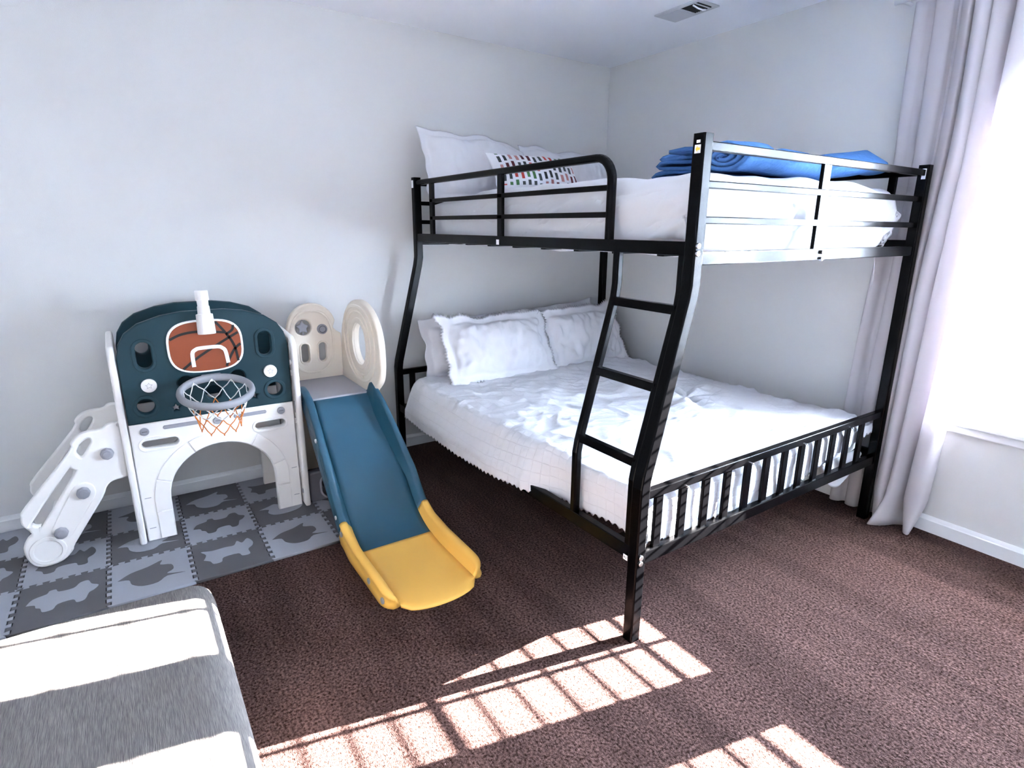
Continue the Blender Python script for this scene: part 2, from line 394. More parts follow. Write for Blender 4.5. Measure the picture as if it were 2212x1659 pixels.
# front guard rail, bent at its foot end
gp = [(xh, yu, 1.612), (1.66, yu, 1.612)]+[(1.66+.078*math.sin(a), yu, 1.612-.078+.078*math.cos(a)) for a in [PI/2*k/8 for k in range(1, 9)]]+[(1.738, yu, 1.30)]
g = tubeo('guard_rail', gp, rrect(.028, .028, .008), (0, 1, 0), M['black'], bed)
bar('guard_bar', (.33, yu, 1.511), (1.735, yu, 1.511), .020, .016, nZ, g)
bar('guard_bar', (.33, yu, 1.421), (1.735, yu, 1.421), .020, .016, nZ, g)
bar('guard_upright', (1.03, yu, 1.30), (1.03, yu, 1.61), .040, .016, nX, g)
bar('guard_upright', (.345, yu, 1.30), (.345, yu, 1.61), .040, .016, nX, g)
bxo('sticker', (1.018, 1.04, yu-.0165, yu-.0155, 1.30, 1.322), M['decal'], g, bevel=0)
# back guard rail
g = bar('back_guard_rail', (xh, yb, 1.611), (xf, yb, 1.611), .026, .022, nZ)
for x in (1.99, 1.1, .3): bar('guard_upright', (x, yb, 1.31), (x, yb, 1.61), .034, .014, nX, g)
# lower bed
bar('lower_side_rail', (xh, yl, .328), (xf, yl, .328), .05, .03, nZ)
bar('lower_side_rail', (xh, yb, .328), (xf, yb, .328), .05, .03, nZ)
for x, nm in ((xf, 'footboard'), (xh, 'headboard')):
    z1 = .553 if x == xf else .55
    g = bar(nm, (x, yl, z1-.012), (x, yb, z1-.012), .032, .026, nZ)
    bar('lower_end_rail', (x, yl, .312), (x, yb, .312), .044, .028, nZ, g)
    for k in range(12):
        y = -1.628+k*.1218; bar('spindle', (x, y, .31), (x, y, z1-.02), .036, .014, (0, 1, 0), g)
        if x == xf and k % 3 == 1: cylo('screw', (XF-.006, y, z1-.027), nX, .004, .014, M['chrome'], g, 8)
for i, (z, y0, y1) in enumerate(((1.295, yu, yb), (.315, yl, yb))):
    for k in range(9):
        x = .3+k*.21; bar('support_slat', (x, y0, z), (x, y1, z), .012, .03, nZ)
# ladder
def lad(x): return [(x, yl, .335), (x, yl, .585), (x, yl+.008, .63), (x, yu-.006, 1.14), (x, yu, 1.185), (x, yu, 1.31)]
ld = tubeo('ladder', lad(1.788), rrect(.028, .028, .006), nX, M['black'], bed)
tubeo('stile', lad(2.076), rrect(.028, .028, .006), nX, M['black'], ld)
for z in (1.128, .884, .641):
    y = interp(z, [(.6, yl), (1.17, yu)]); bar('rung', (1.79, y, z), (2.075, y, z), .03, .026, nZ, ld)
    cylo('screw', (2.0915, y, z), nX, .006, .006, M['chrome'], ld, 10)
for y, z in ((-1.568, 1.326), (-1.568, 1.304), (-1.716, .326), (-1.716, .304)): cylo('bolt', (XF+.001, y, z), nX, .009, .008, M['chrome'], bed, 14)
# stickers
def stick(dims, m=M['decal']): return bxo('sticker', dims, m, bed, bevel=0)
s = stick((2.100, 2.121, YU-.0012, YU-.0002, 1.586, 1.609))
panel('arrow', [[(2.103, 1.5975), (2.110, 1.606), (2.110, 1.601), (2.119, 1.601), (2.119, 1.594), (2.110, 1.594), (2.110, 1.589)]], .0006, FY(YU-.0015), M['ystick'], s, bevel=.0001)
stick((2.105, 2.118, YU-.0012, YU-.0002, 1.614, 1.622))
s = stick((2.108, 2.124, YB-PS-.0012, YB-PS-.0002, 1.583, 1.625))
s = stick((2.071, 2.090, YL-.0012, YL-.0002, .300, .319))
stick((XH+.008, XH+.03, YU-.0012, YU-.0002, 1.585, 1.625))
# printed code on the lower sticker: A2
def text(name, body, size, frame, m, parent):
    cu = bpy.data.curves.new('t', 'FONT'); cu.body = body; cu.size = size; cu.align_x = 'CENTER'; cu.align_y = 'CENTER'; cu.extrude = .0002
    o = bpy.data.objects.new('t', cu); me = bpy.data.meshes.new_from_object(o); bpy.data.objects.remove(o)
    for v in me.vertices: v.co = frame(*v.co)
    me.materials.clear(); return link(name, me, m, parent)
text('code', 'A2', .012, lambda a, b, c: V((2.0805+a, YL-.0014-c, .3095+b)), M['ink'], s)

# ------------------------------------------------------------------ bedding
def arc(d, rr):
    """a cloth running over an edge: horizontal advance and drop for overhang d"""
    if d <= 0: return 0, 0
    if d < PI*rr/2: return rr*math.sin(d/rr), rr*(1-math.cos(d/rr))
    return rr, rr+(d-PI*rr/2)
def rbox(name, x0, x1, y0, y1, z0, z1, m, rr=.06, wr=.006, n=46, e=5):
    """soft mattress: a rounded box with gentle wrinkles"""
    bm = bmesh.new(); bmesh.ops.create_cube(bm, size=2); bmesh.ops.subdivide_edges(bm, edges=bm.edges, cuts=14, use_grid_fill=True)
    c = V(((x0+x1)/2, (y0+y1)/2, (z0+z1)/2)); d = V(((x1-x0)/2, (y1-y0)/2, (z1-z0)/2))
    for v in bm.verts:
        p = V((v.co.x*d.x, v.co.y*d.y, v.co.z*d.z)); q = V([max(-d[i]+rr, min(d[i]-rr, p[i])) for i in range(3)])
        k = p-q
        if k.length > 1e-6: p = q+k.normalized()*rr
        w = p+c; nn = k.normalized() if k.length > 1e-6 else V((0, 0, 1)); w += nn*wr*(nz(w.x*9, w.y*9, w.z*4)+.5*nz(w.x*22, w.y*22, w.z*9))
        v.co = w
    return mesh(name, bm, m, smooth=True)
tm = tag(rbox('mattress', .175, 2.055, -1.520, -.19, 1.284, 1.515, M['sheet'], .07, wr=.015), 'white sheeted mattress on the top bunk', 'mattress')
lm_ = tag(rbox('mattress', .178, 2.085, -1.675, -.15, .336, .478, M['sheet'], .07), 'white sheeted mattress on the lower bunk under the quilt', 'mattress')

tubeo('loose_thread', [(2.045, -.30, 1.285), (2.05, -.289, 1.224), (2.05, -.281, 1.16), (2.05, -.287, 1.114)], circ(.0011, 5), nX, M['sheet'], tm)
def flap(s, t):
    y = lerp(-.46, -.11, s); d = .105*math.sin(PI*min(1, s*1.05))**.7*(.55+.45*s); z = .335-d*2.0*t*(1 if s > .05 else s/.05)
    return V((2.035+.02*math.sin(t*PI)*(.4+s)+.008*nz(y*14, t*3, 1), y, z))
grid('sheet_corner', 30, 14, flap, M['sheet'], lm_, solid=.003)
# top duvet
def duvet(s, t):
    x0, x1, y0, y1, top, rr = .42, 1.985, -1.448, -.24, 1.545, .06
    bn = [(.3, .10), (.75, .13), (.95, .20), (1.1, .235), (2.2, .235)]
    a = lerp(x0, x1+.25, s); b = lerp(y0-interp(a, bn), y1+.25, t)
    dx = max(0, a-x1); df = max(0, y0-b); db = max(0, b-y1)
    ax, zx = arc(dx, rr); af, zf = arc(df, rr); ab, zb = arc(db, rr)
    top -= .03*max(0, (.7-a)/.28)
    x = min(a, x1)+ax; y = max(min(b, y1), y0)-af+ab*.8
    drop = max(zx, zf, zb)
    if dx > 0 and db > 0: drop = min(.23, math.hypot(zx, zb))
    if dx > 0 and df > 0: drop = min(.235, math.hypot(zx, zf))
    z = top-drop
    w = .012*nz(a*3.1+b*1.5, b*4.2, 3)+.008*nz(a*9-b*5, b*7+a*3, 1)
    sag = .016*(1-abs(2*t-1))
    if drop > .03:
        k = min(1, (drop-.03)/.06)
        q = a if df >= max(dx, db) else b
        fold = .022*nz(q*7+drop*16, drop*4, 2)+.013*nz(q*17+drop*20, drop*5, 7)+.006*nz(q*40+drop*25, drop*9, 4)
        fold += .016*(1-min(1, 2.5*abs(nz(q*5+drop*14, drop*2.5, 11))))**2-.005
        fold = max(-.022, min(.022, fold)); bulge = .012*math.sin(min(1, drop/.22)*PI)
        if df >= max(dx, db): y -= k*(fold+bulge)
        elif dx >= db: x += k*(fold+bulge)-.02*max(0, (drop-.15)/.1)
        else: y += k*(fold+bulge)-.05*max(0, (drop-.12)/.1)
    return V((x, y, z+(w+sag if drop < .06 else w*.3)))
tag(grid('duvet', 150, 150, duvet, M['sheet'], solid=.012), 'puffy white duvet draped over the top bunk', 'duvet')

# lower quilt with scalloped hem
FH = [(.3, .30), (.5, .285), (.74, .283), (.94, .276), (1.2, .298), (1.49, .328), (1.6, .338), (1.77, .352), (1.86, .345), (1.93, .272), (1.97, .270), (1.985, .31), (2.02, .275), (2.2, .275)]
EH = [(-1.8, .27), (-1.6, .283), (-1.47, .298), (-1.43, .335), (-1.25, .305), (-1.14, .325), (-.98, .312), (-.82, .30), (-.65, .32), (-.5, .36), (-.3, .40), (-.15, .44), (0, .44)]
def zig(d): p = (d/.034) % 1; return .016*(2*abs(p-.5))
def quilt(s, t):
    x0, x1, y0, y1, top, rr = .30, 2.048, -1.655, -.125, .508, .045
    am = lerp(x0, x1, s); bm_ = lerp(y0, y1, t)
    la = top-rr-interp(bm_, EH)+PI*rr/2; lb = top-rr-interp(am, FH)+PI*rr/2
    a = lerp(x0, x1+la, s); b = lerp(y0-lb, y1, t)
    dx = max(0, a-x1); df = max(0, y0-b)
    if t < 1e-6 or s > 1-1e-6: pass
    ax, zx = arc(dx, rr); af, zf = arc(df, rr)
    out = interp(a, [(.3, .068), (1.48, .066), (1.64, .0), (3, 0)])
    z = top-max(zx, zf); x = min(a, x1)+ax; y = max(b, y0)
    kf = min(1, zf/.16)
    y -= af*.6+out*kf**.8*1.0
    top_flat = zx < .02 and zf < .02
    U, W_ = .557*a+.83*b, -.83*a+.557*b
    rd = lambda p, q, z_: (1-min(1, 2.2*abs(nz(p, q, z_))))**2
    w = .016*nz(a*2.2, b*2.6, 5)+.010*nz(a*3.2+b*6, b*6-a*5, 2)
    w += .017*rd(U*2.3+.35*nz(a*4, b*4, 1), W_*8+.8*nz(a*3, b*3, 6), 4)*(.5+.8*nz(a*2.5, b*2.5, 21)) + .010*rd(U*4+a*2, W_*15, 9)*(.6+nz(a*3, b*3, 31)) + .006*rd(a*9, b*9, 13)
    pk = math.exp(-((a-1.38)**2+(b+.62)**2)/.05); w += .020*pk*math.cos(7*math.atan2(b+.62, a-1.38))*min(1, math.hypot(a-1.38, b+.62)/.12)
    if zx > .02 or zf > .02:
        q_ = a if zf >= zx else b; fold = .013*nz(q_*6+z*4, z*2, 2)+.004*nz(q_*17, z*4, 6)
        if zf >= zx: y -= fold*.7*kf
        else: x += fold*.7*min(1, zx/.1)
        w *= .35
    if t < 1e-6 and zf > .02: z += zig(a)-.004
    if s > 1-1e-6 and zx > .02: z += zig(b*1.1)*1.3-.004
    # back edge sinks a little, crown in the middle; head end rises on the pillows
    z += w+.012*math.sin(PI*min(1, max(0, t)))*(1 if top_flat else .3)-.022*max(0, (b+.35)/.23)*(zx < .02)
    return V((x, y, z))
tag(grid('quilt', 300, 210, quilt, M['quilt'], solid=.004, uvfn=lambda s, t: (s*2.0, t*1.8)), 'white pintucked quilt with scalloped edge on the lower bunk', 'quilt')

def pillow(name, P, L, cat, W, H, T, loc, ez, ex, m, flange=0., zigp=0., wr=.008, seed=0, n=44, sag=0., pat=None, group=None, droop=0., lean=0., wob=.012):
    """P: plane axes: ex = along width, ez = up along the pillow; thickness along ex x ez"""
    ex = V(ex).normalized(); ez = V(ez); ez = (ez-ex*ez.dot(ex)).normalized(); en = ex.cross(ez); c = V(loc)
    bm = bmesh.new(); nv = n; nu = int(n*W/H) if W > H else n
    fl = flange
    def pt(i, j, side):
        a = -1+2*i/nu; b = -1+2*j/nv
        x = a*W/2; y = b*H/2
        iw, ih = W/2-fl, H/2-fl
        ai = min(1, abs(x)/iw); bi = min(1, abs(y)/ih)
        pf = max(0, (1-ai**2.6))*max(0, (1-bi**2.6)); hgt = T/2*pf**.52
        # sides pull in between the corners
        pull = 1-.045*(1-abs(b)**2)*abs(a)**3; pull2 = 1-.06*(1-abs(a)**2)*abs(b)**3
        X = x*pull; Y = y*pull2
        w = wr*(nz(x*7+seed, y*7, seed)+.6*nz(x*17+seed, y*13, seed+3)+.9*(1-pf)*nz(x*24+seed, y*24, seed+5)+.7*abs(nz(x*19-y*6+seed, y*7+x*3, seed+11)))
        Y -= sag*(1-a*a)*(b > 0)*b+lean*max(0, a)**2*max(0, b)
        X += wob*nz(b*2.2+seed, seed, 3)*abs(a)**2*2; Y += wob*nz(a*2.6+seed, seed, 7)*abs(b)**2*2
        q = hgt*side+(w if side > 0 else -w*.6)*(.35+.65*min(1, pf*3))
        if fl and pf < 1e-6: q = .5*wr*nz(x*15+seed, y*15, seed+9)+.003*side
        if zigp and (i in (0, nu) or j in (0, nv)):
            k = (i+j) % 2; g = zigp*(1 if k else -.2)
            if i in (0, nu): X += math.copysign(g, a)
            if j in (0, nv): Y += math.copysign(g, b)
        o = c+ex*X+ez*Y+en*q
        return o-V((0, 0, droop*(abs(a)**2)))
    vs = {}
    for side in (1, -1):
        for i in range(nu+1):
            for j in range(nv+1):
                if (i in (0, nu) or j in (0, nv)) and (1, i, j) in vs and side < 0: vs[(side, i, j)] = vs[(1, i, j)]
                else: vs[(side, i, j)] = bm.verts.new(pt(i, j, side))
    for side in (1, -1):
        for i in range(nu):
            for j in range(nv):
                q = [vs[(side, i, j)], vs[(side, i+1, j)], vs[(side, i+1, j+1)], vs[(side, i, j+1)]]
                if side < 0: q.reverse()
                try: fc = bm.faces.new(q)
                except ValueError: continue
                if pat and side > 0: fc.material_index = pat(i/nu, j/nv)
    bmesh.ops.recalc_face_normals(bm, faces=bm.faces)
    return tag(mesh(name, bm, m, smooth=True), L, cat, group)
# top bunk pillows
pillow('bed_pillow', 0, 'plump white pillow standing at the outer head corner of the top bunk', 'pillow', .70, .42, .19, (.225, -1.20, 1.705), (-.36, -.03, .93), (0, 1, -.0), M['linen'], flange=.045, seed=1, lean=.085, wr=.012, group='bed pillows on the top bunk')
pillow('bed_pillow', 0, 'white pillow in the corner of the walls behind the patterned cushion', 'pillow', .72, .40, .17, (.225, -.515, 1.675), (-.42, 0, .9), (0, 1, -.03), M['linen'], flange=.03, seed=5, group='bed pillows on the top bunk')
def dash(u, v):
    c = int(u*30); rr_ = int(v*4+.35*((c*7) % 5)/5+(c % 3)*.13); h = (c*73+rr_*151) % 97
    fu = u*30-c; fv = (v*4+.35*((c*7) % 5)/5+(c % 3)*.13) % 1
    if c % 2 or fv < .12 or fv > .86 or u < .04 or u > .97 or v < .06 or v > .94: return 0
    return (1, 2, 3, 3, 4, 5, 3)[h % 7]
pillow('lumbar_cushion', 0, 'long white cushion printed with rows of red, green and grey dashes', 'cushion', .57, .235, .09, (.50, -.985, 1.668), (-.55, 0, .80), (.05, 1, .0), [M['linen'], M['red'], M['green'], M['char'], M['pink'], M['wine']], seed=9, n=76, pat=dash, wr=.003, wob=.004)
# lower pillows
pillow('bed_pillow', 0, 'plain white pillow with open case end behind the left sham', 'pillow', .74, .40, .15, (.255, -1.235, .665), (-.30, 0, .93), (0, 1, .0), M['linen'], flange=.06, seed=21, wr=.012, group='plain pillows behind the shams')
pillow('bed_pillow', 0, 'plain white pillow mostly hidden behind the right sham by the corner post', 'pillow', .72, .40, .14, (.225, -.60, .68), (-.25, 0, .95), (0, 1, .05), M['linen'], seed=25, group='plain pillows behind the shams')
pillow('pillow_sham', 0, 'crinkled white sham with zigzag trim, left of the two on the lower bunk', 'pillow', .73, .42, .15, (.445, -1.19, .69), (-.52, .0, .85), (.02, 1, .0), M['linen'], flange=.05, zigp=.019, wr=.03, seed=31, n=44, wob=.02, group='pillow shams on the lower bunk')
pillow('pillow_sham', 0, 'crinkled white sham with zigzag trim, right one beside the ladder', 'pillow', .70, .43, .14, (.40, -.475, .675), (-.42, .0, .88), (-.10, 1, .015), M['linen'], flange=.05, zigp=.019, wr=.03, seed=37, n=44, wob=.02, group='pillow shams on the lower bunk')

# blue fleece blanket: folded layers on the left, a roll on the right
def ribbon():
    P = []
    for k in range(60):   # spiral
        a = k/60*2.6*2*PI; rr_ = .010+.0042*a
        P.append((1.905+1.75*rr_*math.cos(a+PI*.2)*.8, 1.613-.02+.78*rr_*math.sin(a+PI*.2)))
    return P
bm = bmesh.new()
def blanket_layer(path, y0, y1, ny, th, wob, seed, rise=0):
    K = len(path); rows = []
    for j in range(ny+1):
        t = j/ny; y = lerp(y0, y1, t); row = []
        for i, (x, z) in enumerate(path):
            dx = wob*nz(x*3+seed, y*5, z*9+seed); dz = wob*.55*nz(x*7+seed, y*6+3, seed)
            e = cr(y, t) if rise else 1; xx, zz = 1.905+(x-1.905)*(.5+.5*e), 1.562+(z-1.562)*e
            row.append(bm.verts.new((xx+dx+.02*math.sin(y*7+seed), y+wob*nz(x*11, z*30, seed+j*.02)*1.2, zz+dz+rise*max(0, t-.62)/.38)))
        rows.append(row)
    for j in range(ny):
        for i in range(K-1): bm.faces.new((rows[j][i], rows[j][i+1], rows[j+1][i+1], rows[j+1][i]))
def cr(y, t): return (1-.20*math.exp(-((y+.93)/.03)**2)-.20*math.exp(-((y+.60)/.03)**2))*(1 if t < .9 else math.sqrt(max(.2, 1-((t-.9)/.1)**2)))
def pillow_layer(x0, x1, zc, th, n=14):
    top = [(lerp(x0, x1, k/n), zc) for k in range(n+1)]
    o = []
    for k in range(n+1): x = lerp(x0, x1, k/n); e = min(1, (k/n)/.16); o.append((x, zc+th/2*math.sqrt(max(0, 1-(1-e)**2))))
    lo = [(x, 2*zc-z) for x, z in o][::-1]
    return lo+o[1:]
for q, (x0, x1, zc, th, y0) in enumerate(((1.50, 1.80, 1.583, .034, -1.10), (1.515, 1.82, 1.617, .038, -1.13), (1.54, 1.84, 1.652, .026, -1.11))):
    blanket_layer(pillow_layer(x0, x1, zc, th), y0, -.30, 26, 0, .014, q*3.3, rise=.0)
sp = []
for k in range(96):
    a = k/95*3.0*2*PI; rr_ = .006+.00235*a; sp.append((1.905+2.0*rr_*math.cos(a), 1.620+1.0*rr_*math.sin(a)))
sp += [(1.92, 1.672), (1.86, 1.668), (1.80, 1.664), (1.74, 1.668), (1.66, 1.662)]
blanket_layer(sp, -1.21, -.19, 60, 0, .010, 9.1, rise=.04)
bmesh.ops.recalc_face_normals(bm, faces=bm.faces)
tag(mesh('fleece_blanket', bm, M['blue'], smooth=True, solid=.013), 'folded and rolled blue fleece blanket at the foot of the top bunk', 'blanket')

# ------------------------------------------------------------------ curtain
def curtain_fn(s, t):
    z = lerp(.008, 2.30, t); x0, x1 = 1.925, 2.395
    ph = s*6.2*2*PI+1.2; q = math.sin(ph+.8*math.sin(s*9+1)+.5*nz(z*1.1, s*4, 2))
    k = min(1, max(0, (s-.38)/.16)); w = math.copysign(abs(q)**.7, q)
    amp = lerp(.024, .058, k)*(.8+.5*nz(s*5, z*.7, 3)); base = lerp(-.052, -.092, k)
    x = lerp(x0, x1, s)+.018*math.cos(ph)*(.5+.5*k)+.014*nz(z*1.2, s*6, 5)
    x += interp(z, [(0, -.02), (.5, -.02), (1.0, .0), (1.7, .02), (2.3, 0)])*(1-s)-.05*s*max(0, (1.3-z)/1.3)
    y = base+amp*w
    if z < .16: d = (.16-z)/.16; y -= .06*d*d*(.5+.5*math.sin(ph*.5+.6))*k; x += .03*d*math.sin(ph*.6)*k
    return V((x, min(y, -.022), z))
tag(grid('window_curtain', 200, 70, curtain_fn, M['curtain'], solid=.002), 'pale pinkish floor length curtain hanging between bunk bed and window', 'curtain')
t = empty('curtain_rod', (2.6, -.08, 2.31), 'slim white curtain rod above the window', 'curtain rod')
tubeo('rod', [(1.86, -.078, 2.318), (3.7, -.078, 2.318)], circ(.011, 12), nZ, M['vinyl'], t, smooth=True)
for x in (1.89, 3.66): tubeo('bracket', [(x, 0, 2.318), (x, -.078, 2.318)], circ(.008, 8), nZ, M['vinyl'], t)

# ------------------------------------------------------------------ foam floor tiles
XE = [.03, .332, .620, .936]; YE = [-2.06, -2.35, -2.64, -2.93, -3.22, -3.51, -3.80, -4.09]
def seam(p0, p1, nrm, n=7, d=.016, flush=.5):
    """interlocking tooth edge from p0 to p1"""
    P0, P1, Nn = V((*p0, 0)), V((*p1, 0)), V((*nrm, 0)); o = [(P0.x, P0.y)]
    for k in range(n):
        for f_, s in ((k+.16, -1), (k+.10, 1), (k+.62, 1), (k+.56, -1)):
            q = P0.lerp(P1, (f_+.18)/n)+Nn*d*s*.5; o.append((q.x, q.y))
    o.append((P1.x, P1.y)); return o
ANIM = {
 'bird': [(-1, .0), (-.62, .35), (-.1, .52), (.35, .78), (.28, .45), (.62, .25), (.66, -.15), (.45, -.38), (1, -.62), (.45, -.55), (.15, -.85), (-.3, -.82), (-.6, -.5), (-.68, -.12)],
 'bear': [(-.95, .0), (-.8, .35), (-.45, .48), (-.38, .66), (-.2, .66), (-.12, .45), (.28, .42), (.45, .7), (.68, .72), (.78, .4), (.98, .18), (.86, -.08), (.72, -.2), (.62, -.62), (.4, -.66), (.3, -.4), (-.1, -.42), (-.22, -.7), (-.48, -.7), (-.55, -.42), (-.68, -.3), (-.72, -.1)],
 'duck': [(-.95, .3), (-.55, .48), (-.3, .62), (-.1, .45), (-.12, .12), (.3, .1), (.85, .3), (.75, -.2), (.45, -.5), (-.1, -.6), (-.5, -.48), (-.66, -.15), (-.58, .15)],
 'cat': [(-.9, -.2), (-.78, .2), (-.92, .55), (-.55, .42), (-.1, .44), (.2, .4), (.35, .72), (.5, .46), (.72, .74), (.86, .35), (.8, .02), (.62, -.2), (.62, -.62), (.35, -.62), (.25, -.35), (-.25, -.35), (-.35, -.66), (-.62, -.66), (-.7, -.4)],
}
rows = ('rear', 'middle', 'front')
grpc = {}
names = ['bird', 'duck', 'bear', 'cat']
def inset(poly, d, c):
    return poly
for jy in range(7):
    for ix in range(3):
        x0, x1 = XE[ix], XE[ix+1]; y1, y0 = YE[jy], YE[jy+1]
        e = .0006; dark = (ix+jy) % 2 == 0
        L = []
        # walk counter clockwise: bottom (y0) x0->x1, right (x1) y0->y1, top y1 x1->x0, left x0 y1->y0
        L += [(x0, y0)] if jy == 6 else seam((x0, y0), (x1, y0), (0, 1), 7)
        if ix == 2: L += [(x1, y0), (x1, y1)]
        else: L += seam((x1, y0), (x1, y1), (1, 0), 7)
        tp = [(x1, y1), (x0, y1)] if jy == 0 else seam((x0, y1), (x1, y1), (0, 1), 7)[::-1]
        L += tp
        lf = [(x0, y1), (x0, y0)] if ix == 0 else seam((x0, y0), (x0, y1), (1, 0), 7)[::-1]
        L += lf
        o = []
        for p in L:
            if not o or (V((*p, 0))-V((*o[-1], 0))).length > 1e-5: o.append(p)
        if (V((*o[0], 0))-V((*o[-1], 0))).length < 1e-5: o.pop()
        cx, cy = (x0+x1)/2-(.01 if ix == 2 else 0), (y0+y1)/2
        o = [(p[0], cy+(p[1]-cy)*.987) for p in o]
        kind = names[(ix*2+jy*3+(1 if ix == 1 else 0)) % 4]
        if (ix, jy) == (0, 2): kind = 'bird'
        if (ix, jy) == (1, 2): kind = 'bear'
        if (ix, jy) == (2, 2): kind = 'cat'
        if (ix, jy) == (1, 1): kind = 'duck'
        if (ix, jy) == (2, 1): kind = 'bird'
        if (ix, jy) == (2, 3): kind = 'bird'
        if (ix, jy) == (2, 4): kind = 'bear'
        col = 'dark grey' if dark else 'light grey'; icol = 'light' if dark else 'dark'
        yname = ['under the slide', 'by the right play set post', 'at the play set arch', 'by the left play set post', 'at the climbing steps', 'left of the steps', 'farthest left'][jy]
        til = panel('foam_tile', [o], .012, FZ(.0061), M['mat_d' if dark else 'mat_l'], None, bevel=.0012)
        tag(til, f'{col} foam tile with {icol} {kind}, {rows[ix]} row, {yname}', 'floor tile', 'interlocking foam floor tiles')
        fl = 1
        # the figures face along the wall: u -> y, v -> -x
        A = smooth_tab([(cx-.105*v, cy+.115*u*fl) for u, v in ANIM[kind]]+[(cx-.105*ANIM[kind][0][1], cy+.115*ANIM[kind][0][0]*fl)], 3)[:-1]
        panel('animal_inset', [A], .0016, FZ(.0121), M['mat_l' if dark else 'mat_d'], til, bevel=.0004)

# ------------------------------------------------------------------ play set
ps = empty('slide_play_set', (.6, -2.7, .0125), 'plastic toddler play set with basketball hoop, climbing steps and teal and yellow slide', 'play set')
ZB = .0125; XP = .472; TH = .036; XFc = XP+TH/2      # front panel: front face at x = .49
YC = -2.738
def mir(pts): return pts+[(2*YC-p[0], p[1]) for p in pts[::-1]]
arch = [(YC-.222, ZB), (YC-.222, .20)]+[(YC+.222*math.cos(PI-a), .20+.213*math.sin(a)) for a in [PI*k/20 for k in range(1, 20)]]+[(YC+.222, .20), (YC+.222, ZB)]
low = [(-3.072, ZB)]+arch+[(-2.404, ZB), (-2.404, .558), (-3.072, .558)]
slots = [stadium(-2.968, .462, .138, .036), stadium(-2.516, .462, .134, .036)]
fp = panel('front_panel', [low]+slots, TH, FX(XP), M['white'], ps, bevel=.006)
bp_ = panel('back_panel', [low], TH, FX(.125), M['white'], ps, bevel=.006)
upo = mir([(-3.072, .558), (-3.074, .84), (-3.062, .90), (-3.035, .945), (-2.985, .982), (-2.90, 1.010), (-2.82, 1.022)])
hol = [stadium(-2.977, .85, .056, .112), stadium(-2.503, .855, .056, .112), rdisc(-2.998, .632, .033), rdisc(-2.479, .632, .033), star(-2.889, .607, .019), star(-2.572, .612, .019),
       rdisc(-2.838, .712, .032), rdisc(-2.735, .655, .032), rdisc(-2.632, .712, .032)]
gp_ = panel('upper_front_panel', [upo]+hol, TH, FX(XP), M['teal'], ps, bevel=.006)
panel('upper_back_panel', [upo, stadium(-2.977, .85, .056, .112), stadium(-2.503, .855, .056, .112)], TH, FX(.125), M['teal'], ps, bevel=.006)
def rim(o, i, m, par, x=XFc, th=.008, nm='hole_rim'): return panel(nm, [o, i], th, FX(x+.001), m, par, bevel=.003)
for y, z in ((-2.977, .85), (-2.503, .855)): rim(stadium(y, z, .086, .142), stadium(y, z, .058, .114), M['teal'], gp_)
for y, z in ((-2.998, .632), (-2.479, .632)): rim(rdisc(y, z, .049), rdisc(y, z, .034), M['teal'], gp_)
for y, z in ((-2.976, .722), (-2.492, .722)):
    b = cylo('button', (XFc+.004, y, z), nX, .029, .014, M['white'], gp_, 28)
    panel('star_mark', [star(y, z, .014), star(y, z, .0115)], .002, FX(XFc+.0115), M['grey'], b, bevel=.0004)
for y, (w, hh) in ((-2.968, (.138, .036)), (-2.516, (.134, .036))): rim(stadium(y, .462, w+.026, hh+.026), stadium(y, .462, w+.002, hh+.002), M['white'], fp)
for y in (-2.879, -2.598): panel('grey_bar', [stadium(y, .529, .142, .017)], .006, FX(XFc+.001), M['grey'], fp, bevel=.002)
for y in (-3.019, -2.736, -2.462):
    b = cylo('bolt_cap', (XFc+.002, y, .523), nX, .0175, .008, M['grey'], fp, 20); bxo('slot', (XFc+.006, XFc+.0068, y-.010, y+.010, .5215, .5245), M['dgrey'], b, bevel=0)
# raised arch blocks (relief of the tunnel mouth)
bmk = [(0, .035), (.045, .10), (.107, .27), (.277, .47), (.477, .66), (.667, .875), (.885, .94), (.948, 1)]
full = arch
def arcpt(t, r_):   # t in 0..1 along the arch; r_ = extra radius
    Ls = .19; La = PI*.2175; T = 2*Ls+La; s = t*T
    if s < Ls: return (YC-.222-r_, ZB+s)
    if s > Ls+La: return (YC+.222+r_, ZB+(T-s))
    a = PI-PI*(s-Ls)/La; return (YC+(.222+r_)*math.cos(a), .20+(.213+r_)*math.sin(a))
for a, b in ((.004, .125), (.13, .25), (.255, .40), (.405, .62), (.625, .76), (.765, .872), (.877, .996)):
    n_ = 12; lp = [arcpt(lerp(a, b, k/n_), .004) for k in range(n_+1)]+[arcpt(lerp(b, a, k/n_), .062) for k in range(n_+1)]
    panel('arch_block', [lp[::-1]], .010, FX(XFc+.001), M['white'], fp, bevel=.003)
for y0, y1, z in ((-3.06, -3.035, .22), (-3.06, -3.035, .075), (-2.44, -2.415, .22), (-2.44, -2.415, .075)):
    bxo('block_line', (XFc-.001, XFc+.0008, y0, y1, z-.0015, z+.0015), M['grey'], fp, bevel=0)
